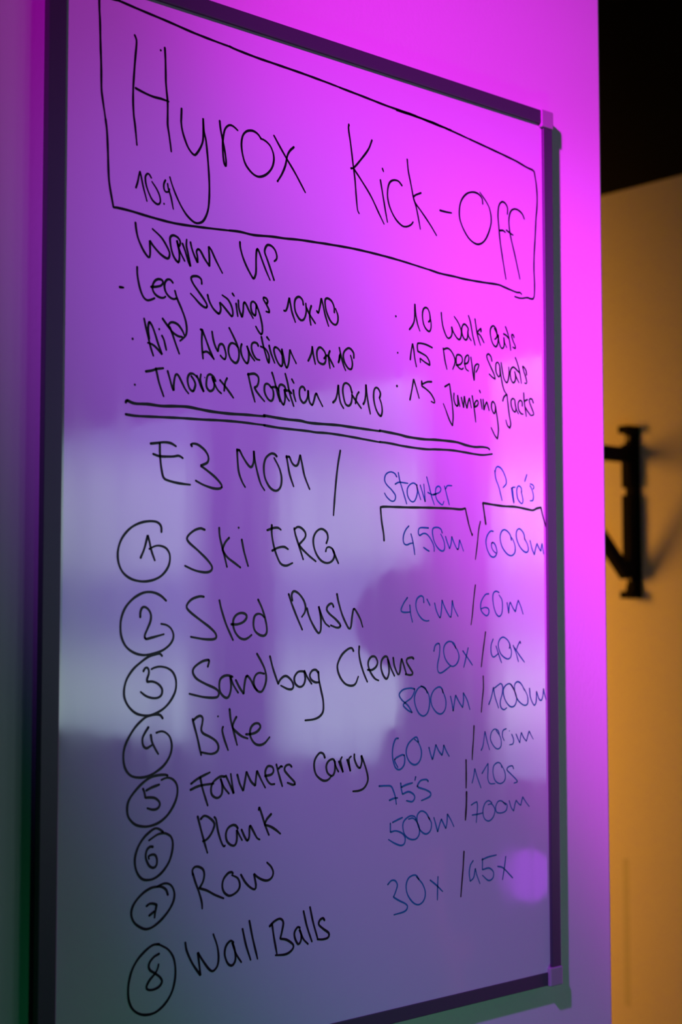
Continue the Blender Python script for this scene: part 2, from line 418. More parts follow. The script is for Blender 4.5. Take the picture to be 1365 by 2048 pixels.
# ---- marker writing: centre lines in tenths of a millimetre from the surface's bottom left corner
INK = [
    ('handwritten_title_box', 'k', 2.15, 'black hand drawn box around the title',
     '297,8584 298,8550 301,8465 307,8382 311,8273 316,8147 323,8004 327,7828 338,7746 369,7579 / 369,7580 384,7475 394,7308 403,7124 417,7026 451,6874! 502,6877 621,6873 823,6857 1061,6847 1347,6861 1631,6882 / 1631,6883 1745,6891 1900,6888 2090,6907 2250,6916 2418,6931 2607,6940 2781,6948 3132,6956 3599,6942 4067,6908 / 4067,6908 4218,6895 4422,6894 4539,6890 4789,6895 5031,6905 5113,6896 5209,6881 5320,6866 5369,6871 5394,6857 / 312,8592 455,8593 494,8595 706,8574 975,8550 1229,8523 1480,8506 1630,8499 / 1629,8500 1694,8491 1921,8476 2121,8470 2324,8464 2497,8458 2743,8446 2906,8436 / 2906,8435 3209,8417 3520,8397 3841,8387 4170,8359 4373,8351 / 3629,8385 3875,8380 4113,8371 4370,8345 4641,8314 / 4641,8314 4994,8273 5297,8235 5409,8214 5494,8197 5579,8187! 5608,8172 5621,8126 5641,8033 5651,7919 5645,7792 5629,7683 5620,7566 5608,7429 5594,7283 5589,7138 5597,6996 5591,6871 5570,6832! 5530,6829 5481,6834 5403,6816 5347,6813 5291,6818',
     ''),
    ('handwritten_title', 'k', 2.1, 'large black handwritten title, first word',
     '644,8346 660,8315 661,8268 651,8162 640,8021 633,7899 633,7779 641,7669 651,7611 660,7544 673,7434 / 945,8315 951,8236 955,8132 958,8027 967,7942 977,7857 978,7713 979,7665 990,7606 1003,7537 1017,7449 / 658,7905 732,7888 825,7874 917,7874 988,7868 / 1120,7836 1117,7743 1116,7730 1125,7668 1150,7595 1193,7515 1247,7469 1279,7484 1332,7571 1348,7654 1345,7805! 1353,7700 1375,7624 1392,7503 1404,7390 1413,7267 1414,7134 1400,7016 1357,6925 1304,6891 1250,6893 1176,6941 1112,7017 1059,7104 1021,7184 1005,7228 / 1522,7818 1533,7744 1556,7650 1578,7565 1593,7478 1590,7437! 1573,7456 1560,7525 1555,7605 1559,7678 1577,7754 1605,7791 1638,7808 1677,7801 1717,7779 / 1976,7761 1944,7791 1898,7809 1852,7806 1807,7785 1773,7741 1759,7666 1772,7578 1802,7502 1854,7449 1911,7419 1968,7418 2037,7452 2095,7514 2121,7584 2118,7648 2089,7707 2048,7740 2002,7757 1973,7758 / 2124,7817 2189,7736 2272,7637 2367,7530 2487,7376 / 2352,7761 2307,7719 2277,7666 2254,7573 2213,7486 2166,7417',
     '945,8315,11 904,8285,10 2166,7417,11'),
    ('handwritten_title', 'k', 2.0, 'large black handwritten title, second word',
     '3017,8113 3014,8064 3042,7915 3073,7719 3092,7606 3108,7445 3123,7332 3143,7299 / 3308,8024 3261,7927 3164,7809 3080,7720 3041,7705 / 3080,7705 3176,7613 3293,7489 3397,7342 3460,7255 / 3416,7665 3451,7508 3483,7367 3505,7280 / 3443,7780 3456,7755 / 3696,7667 3652,7699 3592,7699 3538,7667 3511,7598 3510,7509 3543,7417 3610,7330 3691,7280 3752,7278 3813,7306 3844,7339 / 3769,7933 3782,7829 3816,7705 3849,7582 3890,7479 3924,7355 3940,7287 / 3951,7642 3877,7607 3849,7582! 3870,7535 3966,7452 4077,7351 4161,7262 / 4213,7518 4291,7517 4373,7521 / 4822,7693 4812,7746 4759,7782 4679,7786 4587,7750 4514,7672 4485,7575 4492,7476 4550,7376 4634,7298 4740,7269 4834,7312 4902,7407 4944,7526 4932,7636 4885,7712 4783,7801 / 5189,7654 5190,7720 5152,7761 5104,7763 5062,7716 5047,7619 5059,7490 5078,7342 5116,7161 5158,6979 / 5072,7464 5120,7472 5155,7459 / 5446,7649 5416,7694 5360,7722 5297,7725 5241,7691 5212,7610 5217,7507 5244,7398 5297,7246 5371,7011 / 5173,7483 5231,7462 5272,7450',
     '3017,8105,12 3048,7706,12'),
    ('handwritten_date', 'k', 1.8, 'small black handwritten date',
     '667,7077 684,7127 693,7172 705,7221! 718,7177 739,7095 776,6984 / 817,7187 799,7210 779,7214 759,7185 765,7126 791,7062 832,7001 883,6976 909,6998 903,7048 872,7103 825,7155 / 959,7193 944,7160 946,7117 965,7096 996,7105 1001,7127 / 982,7167 991,7125 1017,7061 1041,6965',
     '947,6992,9'),
    ('handwritten_heading', 'k', 2.1, 'black handwritten word Warm',
     '665,6783 673,6728 694,6655 745,6568 795,6519 811,6545 807,6659! 844,6619 918,6562 987,6538 1007,6576 991,6619 926,6701 834,6761 / 1102,6661 1116,6694 1093,6729 1046,6743 1013,6723 1012,6677 1028,6610 1056,6553 1094,6524 1106,6553 1103,6614 1079,6707! 1103,6637 1131,6588 1160,6545 / 1138,6686 1164,6632 1197,6551 1221,6507! 1197,6606 1178,6673 1180,6729 / 1220,6711 1235,6659 1263,6601 1295,6551! 1292,6605 1282,6643 1299,6667 1325,6654 1369,6594 1420,6539! 1417,6625 1409,6706! 1436,6683 1485,6604 1556,6502',
     ''),
    ('handwritten_heading', 'k', 2.1, 'black handwritten word Up',
     '1746,6799 1751,6750 1780,6670 1824,6592 1878,6519 1898,6504 1914,6528 1924,6572 1924,6678 1929,6750 1940,6770 1958,6748 1994,6675 2035,6596 2081,6518 / 2126,6525 2085,6618 2048,6698 2021,6754 2026,6791 2044,6819 2066,6828 2103,6821 2139,6791 2158,6744 2153,6714 2130,6693',
     ''),
    ('bullet_dot', 'k', 2.1, 'black bullet before Leg Swings',
     '518,6231 553,6232',
     '532,6231,10'),
    ('handwritten_line', 'k', 2.1, 'black handwritten line Leg Swings 10x10',
     '685,6419 687,6364 699,6300 721,6230 750,6180 786,6160 830,6172 858,6187 / 825,6277 872,6284 923,6302 942,6329 930,6349 897,6352 861,6332 839,6290 843,6247 873,6215 917,6200 950,6203 968,6216 / 1041,6343 1019,6362 989,6363 964,6338 957,6294 975,6248 1013,6216 1050,6206 1079,6216 / 1063,6277 1087,6214 1132,6134 1170,6052 1186,5980 1179,5923 1149,5889 1119,5864 / 1339,6377 1335,6411 1305,6432 1266,6432 1236,6422 1229,6402 1252,6362 1305,6307 1359,6252 1394,6206 1390,6181 1360,6183 1314,6208 1260,6251 1224,6277 / 1402,6289 1417,6244 1456,6187 1503,6152 1527,6149 1542,6186 1530,6244! 1565,6220 1621,6171 1660,6141 1672,6165 1660,6221 1620,6279 1557,6310 / 1707,6256 1714,6209 1725,6150 / 1667,6339 1685,6321 / 1731,6288 1735,6231 1752,6182 1772,6149! 1784,6205 1787,6263 1799,6281 1819,6261 1852,6208 1893,6155 / 1929,6250 1925,6282 1896,6301 1872,6288 1868,6249 1880,6205 1905,6183 1921,6191 1925,6250 / 1925,6282 1949,6240 1974,6179 1994,6104 1997,6046 1982,6025 1954,6047 1924,6085 / 2047,6305 2056,6326 2039,6349 2010,6352 2010,6332 2039,6298 2068,6256 2072,6231 2039,6233 / 2242,6268 2260,6269 2278,6300 2302,6391! 2316,6334 2334,6264 2372,6182 / 2465,6351 2456,6389 2428,6413 2400,6412 2371,6385 2362,6333 2376,6270 2418,6217 2451,6208 2480,6232 2499,6293 2494,6365 / 2499,6330 2541,6270 2606,6201 / 2558,6352 2541,6299 2541,6240 2554,6180 / 2625,6314 2642,6301 2661,6359 2678,6438! 2699,6379 2724,6294 2765,6196 / 2835,6331 2831,6382 2801,6430 2753,6449 2726,6434 2724,6389 2743,6318 2791,6243 2845,6217 2875,6247 2878,6306 2850,6366',
     ''),
    ('bullet_dot', 'k', 2.1, 'black bullet before the Abduction line',
     '',
     '646,5824,11'),
    ('handwritten_line', 'k', 2.1, 'black handwritten line ending Abduction 10x10',
     '757,6003 772,5945 795,5869 821,5781 850,5709 / 809,5846 798,5918 801,5967 812,5981 837,5953 867,5890 897,5814 938,5728! 882,5776 839,5801 795,5809 / 935,5884 955,5852 979,5772 / 941,6027 991,5975 1043,5927 1095,5902 1140,5899 / 1013,5966 1043,5905 1073,5835 1110,5756 / 995,5973 1013,6000 1042,6011 1095,5998 1140,5954 1163,5914 / 1346,5981 1342,5893 1347,5819 1356,5742 / 1346,5984 1384,5911 1423,5828 1470,5749 / 1358,5795 1393,5805 1431,5788 1470,5752 / 1330,5985 1349,5984 / 1450,5981 1462,5920 1485,5860 1513,5819! 1524,5871 1547,5889 1571,5879 1591,5834 1599,5791 1587,5762 1564,5768 1540,5788 / 1633,6036 1673,5977 1713,5912 1737,5851 1737,5788 1717,5748 1690,5744 1650,5772 1626,5826 1630,5877 1657,5909 1697,5904 1729,5876 / 1768,5912 1757,5873 1769,5817 1801,5769 1829,5753 1845,5787 1845,5851 1825,5906! 1849,5858 1873,5822 1910,5785 / 1950,5921 1938,5939 1909,5945 1881,5929 1877,5887 1897,5838 1930,5803 1967,5797 / 1986,6002 2003,5940 2028,5872 2052,5810 2069,5786 2073,5832 2060,5869 2028,5904 1978,5917 / 2073,5935 2093,5873 2135,5790 / 2048,6007 2073,5984 / 2218,5874 2201,5898 2168,5924 2139,5930 2126,5903 2143,5846 2176,5792 2210,5769 2226,5797 2222,5868 2216,5926! 2235,5857 2252,5793 2274,5763 2294,5804 2304,5877 2309,5927! 2340,5875 2381,5814 / 2523,5852 2545,5891 2563,5933 2570,5989! 2583,5914 2606,5832 / 2712,5895 2731,5920 2717,5955 2683,5984 2654,5988 2627,5955 2626,5904 2645,5855 2697,5840 2726,5864 2736,5924 / 2733,5923 2760,5921 2799,5872 2828,5831 / 2780,5969 2765,5934 2770,5876 2782,5813 / 2885,5878 2897,5912 2905,5958 / 2889,5886 2895,5920 2899,5946 / 2895,6012 2917,5937 2946,5859 2971,5813 / 3073,5940 3070,5984 3036,6017 3001,6021 2956,5986 2943,5940 2961,5882 3005,5835 3040,5832 3055,5870 3050,5915 3033,5957',
     '907,5935,10 998,5973,10'),
    ('bullet_dot', 'k', 2.1, 'black bullet before the Rotation line',
     '',
     '671,5451,10'),
    ('handwritten_line', 'k', 2.1, 'black handwritten line ending Rotation 10x10',
     '779,5571 840,5586 884,5603 950,5616 / 877,5605 888,5564 910,5488 955,5384 / 995,5595 1016,5535 1039,5470 1056,5441! 1057,5496 1068,5559 1083,5580 1105,5569 1143,5511 1173,5465 1207,5431 / 1236,5579 1263,5548 1278,5512 1264,5468 1248,5454 1218,5475 1199,5523 1199,5566 1217,5596 1244,5603 1270,5595 1293,5576 / 1293,5588 1316,5547 1339,5500 1366,5460! 1343,5513 1328,5561 1335,5605 / 1487,5566 1467,5598 1432,5616 1405,5601 1393,5556 1394,5506 1418,5478 1441,5474 1468,5495 1475,5539 1452,5599! 1471,5551 1510,5493 1549,5465 / 1537,5576 1588,5532 1635,5486 1679,5440 / 1611,5600 1592,5564 1580,5490 / 1841,5662 1850,5622 1874,5541 1903,5461 1915,5427 / 1837,5656 1874,5666 1914,5670 1951,5648 1955,5607 1939,5567 1910,5551! 1931,5521 1980,5475 2021,5441 / 2094,5573 2069,5593 2045,5598 2024,5582 2020,5536 2037,5493 2070,5458 2098,5451 2119,5475 2123,5521 2111,5558 2090,5572 / 2106,5700 2127,5650 2152,5575 2173,5513 2194,5456 / 2111,5574 2152,5578 2169,5564 / 2177,5558 2189,5595 2210,5607 2244,5597 2264,5567 / 2181,5552 2185,5514 2202,5470 2235,5431 2252,5468 2252,5533 2244,5571 2256,5533 2277,5496 2302,5470 / 2256,5706 2281,5634 2307,5538 2353,5429 / 2264,5557 2298,5560 2328,5540 / 2349,5569 2357,5524 2377,5473 / 2332,5665 2355,5634 / 2483,5584 2474,5604 2450,5613 2425,5592 2419,5549 2431,5499 2464,5468 2493,5483 2516,5529 2521,5587! 2526,5530 2540,5480 2568,5458 2587,5492 2606,5552 2621,5564 2644,5527 2692,5458 / 2818,5505 2847,5531 2867,5584 2882,5671! 2891,5579 2911,5507 2945,5463 / 3049,5617 3025,5674 2985,5697 2951,5685 2936,5635 2945,5570 2970,5505 3009,5491 3039,5519 3049,5572 3049,5617 / 3049,5594 3104,5540 3164,5482 / 3134,5629 3109,5593 3092,5520 / 3191,5524 3210,5557 3222,5634 3223,5709! 3235,5620 3255,5524 3278,5441 / 3398,5605 3407,5644 3378,5686 3347,5691 3325,5659 3321,5590 3342,5509 3377,5452 3413,5433 3429,5480 3419,5547 3393,5601',
     '1375,5582,6'),
    ('bullet_dot', 'k', 2.0, 'black bullet before 10 Walk Outs',
     '',
     '3610,6396,11'),
    ('handwritten_line', 'k', 1.9, 'black handwritten line 10 Walk Outs',
     '3788,6293 3830,6340 3855,6400 3862,6549! 3874,6445 3898,6356 3927,6296 / 4047,6400 4067,6420 4062,6477 4038,6523 4008,6533 3978,6515 3963,6463 3972,6387 4002,6333 4051,6306 4076,6336 4079,6393 4067,6449 / 4221,6510 4228,6441 4248,6364 4288,6290 4323,6273 4359,6299 4370,6343 4363,6393! 4390,6339 4441,6287 4477,6281 4498,6323 4494,6381 4453,6448 4402,6496 / 4592,6371 4598,6401 4567,6433 4536,6439 4509,6404 4509,6346 4534,6298 4565,6286 4587,6312 4592,6378! 4602,6328 4639,6288 / 4604,6530 4630,6471 4660,6350 4694,6250 / 4697,6509 4709,6444 4734,6345 4773,6257 / 4782,6395 4780,6424 4735,6389 4729,6377! 4776,6350 4824,6289 / 4979,6451 5009,6413 5018,6378 5000,6352 4982,6343 / 5022,6373 5010,6437 4984,6469 4954,6474 4923,6444 4918,6390 4935,6327 4964,6283 4999,6269 5025,6302 5035,6357 5035,6398! 5043,6328 5068,6277 5094,6262 5121,6295 5118,6379! 5130,6326 5160,6279 / 5145,6487 5175,6433 5201,6359 5220,6259 / 5116,6413 5157,6401 5188,6375 / 5270,6397 5264,6417 5242,6421 5237,6399 5263,6348 5289,6309 5288,6285 5253,6294',
     ''),
    ('bullet_dot', 'k', 2.0, 'black bullet before 15 Deep Squats',
     '',
     '3633,6051,10'),
    ('handwritten_line', 'k', 1.9, 'black handwritten line 15 Deep Squats',
     '3798,6006 3809,6079 3829,6162! 3843,6111 3857,6028 3879,5946 / 4093,6154 4015,6173 3936,6178 3897,6172! 3892,6138 3899,6096! 3946,6084 4015,6060 4054,6014 4059,5979! 3994,6001 3928,6032! 3933,5994 / 4246,6165 4260,6087 4275,6024 4295,5966 / 4246,6154 4307,6172 4358,6149 4403,6089 4408,6039 4376,5974 / 4428,6020 4480,6033 4511,6065 4506,6108 4470,6127 4434,6118 4424,6077 4433,6027 4469,5995 4505,5988 4524,6001 / 4542,6047 4584,6058 4605,6097 4600,6133 4580,6134 4553,6106 4544,6054 4562,5998 4599,5980 / 4634,6119 4652,6029 4666,5943 4679,5894! 4683,5974 4688,6033 4720,6062 4747,6058 4736,6024 4707,5981 / 4939,6117 4924,6160 4890,6183 4864,6165 4872,6130 4919,6059 4969,5987 4986,5939! 4943,5955 4899,5981 / 5057,6026 5053,6079 5027,6112 5001,6100 4994,6055 5004,6003 5038,5968 5056,5991 5057,6050 / 5057,6062 5069,5992 5090,5905 5115,5842 5150,5804 / 5075,6114 5096,6024 5117,5955 5156,5921 5182,5962 5192,6023 5188,6082 / 5277,6086 5250,6089 5219,6061 5210,6019 5222,5960 5253,5930 5284,5954 5289,6009 5276,6050! 5302,5992 5341,5939 / 5290,6189 5322,6133 5352,6052 5379,5937 / 5277,6086 5312,6065 5347,6042 / 5459,6033 5451,6074 5420,6107 5397,6114! 5419,6059 5445,6007 5461,5954 5444,5941 5428,5945',
     ''),
    ('bullet_dot', 'k', 2.1, 'black bullet before 15 Jumping Jacks',
     '',
     '3621,5734,13'),
    ('handwritten_line', 'k', 1.9, 'black handwritten line 15 Jumping Jacks',
     '3791,5621 3816,5714 3841,5822! 3865,5768 3889,5708 3913,5647 / 4082,5821 4023,5814 3953,5784! 3949,5812 3951,5767! 4012,5741 4072,5704 4116,5652 4123,5627 4111,5621 4076,5630 / 4266,5793 4330,5827! 4343,5752 4364,5641 4377,5514 4367,5419! 4325,5472 4272,5572 4243,5622 / 4391,5738 4389,5681 4412,5630 4444,5625 4442,5727! 4456,5672 4471,5620 / 4494,5706 4525,5610! 4532,5679 4537,5725! 4553,5658 4572,5608! 4586,5661 4608,5713! 4621,5672 4635,5620 / 4649,5737 4663,5676 4684,5571 4696,5484 / 4684,5632 4723,5651 4735,5682 4718,5700 4690,5678 4673,5631 / 4772,5713 4790,5622 / 4755,5801 4767,5781 / 4805,5716 4817,5613! 4835,5661 4857,5698! 4874,5665 4892,5616 / 4986,5652 4976,5689 4948,5710 4928,5685 4932,5631 4963,5591 4980,5612 4987,5667! 4992,5629 5013,5538 5027,5430 5011,5340! 4972,5372 4920,5445 / 5095,5731 5113,5772 5157,5804! 5170,5715 5191,5592 5211,5508 5195,5464! 5161,5488 5139,5539 / 5280,5717 5274,5756 5246,5769 5220,5747 5221,5696 5244,5651 5279,5635 5291,5671 5280,5717! 5296,5664 5328,5621 / 5388,5707 5385,5747 5356,5760 5326,5729 5331,5667 5366,5627 5399,5622 / 5412,5840 5420,5746 5448,5606 / 5468,5778 5432,5763 5420,5742 / 5437,5692 5472,5656 5517,5619 / 5557,5755 5539,5789 5504,5789 5497,5761 5526,5708 5555,5659 5561,5632 5528,5620',
     ''),
    ('divider_line', 'k', 2.4, 'upper black divider line',
     '585,5300 598,5315 672,5298 801,5304 931,5301 1075,5312 1198,5318 1300,5311 1449,5301 1636,5299 1826,5306 2027,5309 / 2016,5316 2252,5305 2429,5305 2557,5295 2872,5302 3033,5298 3398,5289 / 3398,5294 3637,5278 3762,5264 3977,5258 4145,5265 4408,5264 4555,5244 4677,5235 4786,5243 4869,5239 4893,5225',
     ''),
    ('divider_line', 'k', 2.1, 'lower black divider line',
     '586,5202 694,5198 910,5208 1131,5218 1358,5225 1531,5233 1743,5237 2027,5232 / 2017,5231 2189,5222 2506,5220 2609,5216 2766,5219 3006,5210 3397,5186 / 3397,5188 3513,5186 3724,5171 3989,5164 4144,5173 4380,5179 4676,5165 4799,5164 4931,5183',
     ''),
    ('handwritten_heading', 'k', 2.1, 'black handwritten heading E3 MOM with a slash',
     '831,4983 890,4992 967,5004 1033,5000 1083,4979 / 920,4991 924,4887 941,4771 963,4709 1013,4689 1113,4674 1230,4668 / 856,4899 924,4885 1045,4891 1111,4902 1153,4885 / 1245,4992 1236,5004 1262,5015 1313,5007 1382,4965 1417,4912 1405,4865 1337,4834! 1417,4791 1498,4740 1557,4683 1545,4656 1476,4651 1372,4673 1287,4705 / 1722,4997 1726,4922 1740,4809 1776,4727 1810,4681 / 1722,4988 1746,4994 1788,4935 1842,4873 1878,4858 1902,4905 1904,5000! 1914,4925 1945,4813 1981,4719 2024,4664 / 2159,4970 2134,4988 2091,4987 2036,4943 2015,4865 2030,4770 2085,4692 2153,4667 2203,4703 2215,4781 2190,4866 2132,4952 / 2271,4978 2284,4921 2309,4816 2353,4716 / 2271,4968 2303,4975 2334,4924 2372,4899 2404,4919 2429,5001! 2448,4932 2480,4816 2538,4702 / 2905,5072 2872,4920 2845,4719 2822,4481',
     ''),
    ('handwritten_column_heading', 'b', 1.5, 'blue handwritten word Starter',
     '3613,4877 3586,4907 3530,4917 3475,4891 3457,4841 3481,4798 3548,4749 3597,4698 3584,4652 3541,4646 3486,4679 3456,4714 / 3635,4916 3653,4844 3690,4756 3743,4629 / 3595,4807 3647,4827 3759,4823 / 3879,4812 3834,4830 3784,4811 3752,4769 3756,4706 3796,4658 3840,4656 3872,4703 3885,4758 3872,4820! 3897,4749 3928,4678 / 3923,4814 3954,4743 3988,4659! 3980,4745 3971,4826 / 4010,4897 4038,4821 4076,4713 4111,4637 / 4025,4751 4089,4732 4141,4742 / 4102,4737 4180,4760 4202,4793 4174,4819 4135,4799 4128,4734 4153,4680 4218,4642 4242,4676 / 4252,4823 4278,4751 4316,4647 / 4265,4796 4291,4830 4353,4834',
     ''),
    ('handwritten_bracket', 'k', 2.2, 'black bracket under Starter',
     '3448,4274 3442,4336 3418,4450 3404,4573! 3437,4587 3758,4596 4011,4605 4309,4612 4468,4610 4539,4623! 4561,4551 4594,4450 4634,4363',
     '4634,4372,12'),
    ('handwritten_column_heading', 'b', 1.5, "blue handwritten word Pro's",
     '4967,5017 4983,4937 5027,4855 5071,4727 / 4973,5006 4985,5045 5019,5063 5075,5036 5126,4961 5136,4900 5090,4857 / 5214,4858 5226,4781 5246,4708 / 5249,4720 5233,4820 5228,4862 5268,4870 / 5366,4827 5361,4866 5326,4886 5297,4862 5293,4808 5313,4746 5365,4708 5385,4734 5377,4781 5360,4827 / 5447,5006 5415,4938 / 5543,4868 5555,4884 5538,4907 5497,4917 / 5496,4897 5525,4859 5546,4797 5535,4750 5494,4744',
     ''),
    ('handwritten_bracket', 'k', 2.2, "black bracket under Pro's",
     '4830,4482 4816,4554 4790,4688! 4935,4678 5093,4670 5277,4671 5440,4656 5534,4649 5594,4670 5659,4683! 5688,4599 5731,4494',
     ''),
    ('handwritten_amount', 'b', 1.5, 'blue handwritten 450m',
     '3769,4420 3732,4388 3703,4340 3694,4287 3710,4250 3747,4243 3780,4255 3821,4262 / 3797,4346 3813,4303 3829,4244 3846,4154 / 4029,4412 3971,4413 3917,4409 3896,4388 3896,4353 3912,4335! 3954,4355 3995,4356 4037,4331 4079,4282 4103,4235 4105,4193 / 4036,4192 4003,4205 3963,4225 / 4215,4373 4202,4402 4173,4419 4130,4422 4092,4410 4083,4371 4100,4300 4137,4242 4188,4204 4230,4200 4248,4227 4244,4275 4223,4322 4196,4358 / 4261,4338 4282,4288 4316,4223! 4338,4278 4347,4341! 4373,4291 4411,4232 4433,4220 4444,4251 4455,4312! 4481,4264 4509,4205',
     ''),
    ('slash_mark', 'k', 1.6, 'black slash beside 450m',
     '4752,4502 4726,4414 4703,4262 4677,4129',
     ''),
    ('handwritten_amount', 'b', 1.5, 'blue handwritten 600m',
     '4937,4412 4898,4413 4853,4373 4830,4311 4846,4236 4895,4169 4951,4159 4988,4201 4975,4262 4942,4299 4914,4295 4913,4253 4941,4216 4980,4195 / 5203,4335 5192,4377 5158,4414 5102,4435 5056,4410 5038,4348 5065,4265 5133,4198 5201,4178 5253,4209 5260,4271 5232,4332 5204,4362 / 5406,4345 5395,4399 5355,4441 5314,4451 5282,4419 5282,4357 5318,4288 5375,4235 5433,4217 5460,4245 5446,4299 5400,4360 / 5488,4336 5516,4255 5551,4197! 5569,4256 5594,4312! 5623,4266 5652,4235! 5659,4274 5671,4314! 5683,4259 5696,4208',
     ''),
    ('circled_number', 'k', 2.1, 'black circled number 1',
     '943,4265 939,4309 904,4341 832,4348 734,4330 637,4282 559,4199 523,4102 528,4007 570,3928 649,3877 756,3857 863,3870 953,3912 1016,3988 1029,4071 997,4127 942,4149 887,4148 825,4122 / 741,4049 776,4124 808,4233! 824,4185 847,4104 879,4030',
     ''),
    ('handwritten_exercise', 'k', 2.1, 'black handwritten word Ski',
     '1382,4298 1335,4308 1264,4283 1204,4231 1218,4190 1312,4124 1408,4050 1460,3990 1446,3955 1389,3942 1285,3956 1182,3992 / 1534,4319 1539,4253 1563,4170 1589,4087 1618,3992 / 1639,4239 1599,4200 1573,4149 1579,4120 1626,4071 1700,4027 1762,3990 / 1776,4227 1801,4126 1845,4005',
     '1742,4329,10'),
    ('handwritten_exercise', 'k', 2.1, 'black handwritten word ERG',
     '2106,4364 2106,4289 2128,4187 2162,4102 2206,4034 2268,4016 2341,4041 / 2056,4319 2122,4340 2178,4344 2209,4327 / 2112,4143 2178,4171 2245,4180 2290,4161 / 2361,4346 2375,4290 2415,4195 2464,4076 / 2361,4337 2403,4361 2449,4349 2489,4311 2484,4267 2415,4204! 2449,4170 2530,4111 2611,4062 / 2737,4227 2755,4276 2739,4325 2681,4353 2622,4329 2585,4271 2587,4200 2622,4122 2681,4066 2751,4050 2810,4074 2834,4128 2810,4176 2769,4194 2739,4183 2730,4153 / 2810,4176 2840,4119 2881,4050',
     ''),
    ('circled_number', 'k', 2.1, 'black circled number 2',
     '993,3704 945,3741 887,3765 822,3773 751,3760 667,3715 597,3645 560,3563 552,3481 565,3405 607,3335 678,3287 763,3265 848,3270 949,3294 1021,3335 1061,3382 1068,3430 1042,3478 998,3505 947,3514 / 741,3570 742,3610 759,3645 788,3651 824,3627 845,3586 839,3533 811,3474 786,3421 797,3394 847,3402 973,3430',
     ''),
    ('handwritten_exercise', 'k', 2.1, 'black handwritten word Sled',
     '1376,3738 1333,3741 1257,3719 1209,3679 1202,3646 1243,3607 1334,3549 1433,3488 1494,3439 1508,3402 1479,3384 1380,3386 1245,3406 / 1539,3709 1562,3629 1609,3512 1656,3425 1684,3376 / 1668,3508 1734,3508 1797,3529 1831,3567 1817,3595 1769,3604 1718,3586 1689,3548 1687,3493 1711,3437 1758,3393 1810,3380 1853,3395 1885,3417 / 1956,3717 1997,3648 2030,3566 2050,3491 2050,3434 2022,3409 1973,3416 1925,3448 1905,3498 1913,3567 1945,3595 1989,3592 2025,3566',
     ''),
    ('handwritten_exercise', 'k', 2.1, 'black handwritten word Push',
     '2298,3767 2331,3688 2390,3572 2453,3458 / 2339,3713 2331,3758 2344,3787 2369,3794 2415,3772 2466,3720 2491,3662 2483,3611 2449,3569 / 2508,3643 2525,3592 2559,3527 2611,3455 2645,3426 2669,3455 2669,3559 2645,3663! 2680,3578 2723,3513 2771,3482 / 2821,3659 2810,3682 2788,3688 2753,3667 2740,3634 2775,3595 2845,3549 2898,3503 2898,3480 2862,3472 2788,3493 / 2863,3772 2881,3703 2924,3591 2978,3499 3009,3463 3031,3479 3045,3565 3058,3625 3072,3641 3103,3611 3148,3545 3175,3478',
     ''),
    ('handwritten_amount', 'b', 1.5, 'blue handwritten 40m',
     '3745,3747 3696,3695 3661,3631 3696,3611 3779,3613 / 3777,3676 3786,3601 3810,3519 / 3962,3704 3955,3752 3920,3766 3871,3736 3856,3671 3884,3601 3940,3546 3996,3529 4029,3533 / 4005,3734 4044,3677 / 4107,3697 4133,3621 4178,3561 4197,3622 4208,3728! 4248,3652 4313,3568 4335,3591 4348,3726! 4373,3652 4426,3573',
     ''),
    ('slash_mark', 'k', 1.6, 'black slash beside 40m',
     '4674,3876 4649,3736 4629,3591 4609,3491',
     ''),
    ('handwritten_amount', 'b', 1.5, 'blue handwritten 60m right of the slash',
     '4865,3793 4816,3784 4762,3726 4746,3664 4768,3612 4829,3577 4863,3601 4861,3643 4815,3659 4754,3645 / 5014,3807 4978,3820 4939,3806 4923,3759 4935,3675 4968,3601 5014,3570 5053,3601 5065,3675 5055,3738 5014,3783 / 5133,3705 5155,3601! 5164,3676 5180,3713! 5219,3655 5255,3617! 5275,3676 5300,3732! 5339,3666 5370,3593',
     ''),
    ('circled_number', 'k', 2.1, 'black circled number 3',
     '956,3255 935,3272 891,3267 829,3252 756,3211 676,3152 617,3076 592,2994 598,2922 639,2854 706,2801 786,2780 867,2783 970,2824 1045,2889 1093,2972 1096,3057 1064,3120 1008,3155 939,3168 885,3161 854,3149 / 776,3135 790,3157 810,3163 827,3143 827,3109 811,3070 814,3048! 865,3049 920,3028 958,2987 955,2942 921,2918 866,2916 805,2934 751,2969',
     ''),
    ('handwritten_exercise', 'k', 2.1, 'black handwritten word Sandbag',
     '1421,3157 1434,3204 1416,3212 1357,3199 1285,3157 1267,3114 1304,3062 1394,3016 1495,2976 1536,2942 1527,2906 1477,2897 1368,2908 1233,2938 / 1680,3066 1642,3078 1596,3076 1554,3051 1541,3004 1550,2945 1587,2904 1625,2891 1652,2920 1666,2986 1656,3074! 1689,3000 1741,2931 / 1717,3036 1755,2975 1801,2918! 1807,2981 1821,3048 1840,3069 1874,3039 1917,2970 1946,2943 / 1945,3254 1993,3186 2032,3117 2047,3049 2033,2982 1994,2930 1946,2943 1912,2993 1912,3038 1936,3078 1974,3092 2023,3083 / 2088,3229 2120,3130 2159,3038 2181,2988! 2199,3022 2238,3051 2278,3054 2328,3018 2353,2972 2338,2942 2288,2943 2211,2975 / 2488,3077 2465,3091 2406,3088 2365,3044 2371,2991 2418,2958 2465,2970 2488,3023 2476,3100! 2512,3040 2562,2980 / 2637,3078 2613,3101 2572,3097 2542,3062 2554,3021 2601,2993 2655,2991 / 2641,3082 2649,3009 2673,2918 2697,2827 2697,2736 2655,2689 2583,2667 2488,2663',
     ''),
    ('handwritten_exercise', 'k', 2.1, 'black handwritten word Cleans',
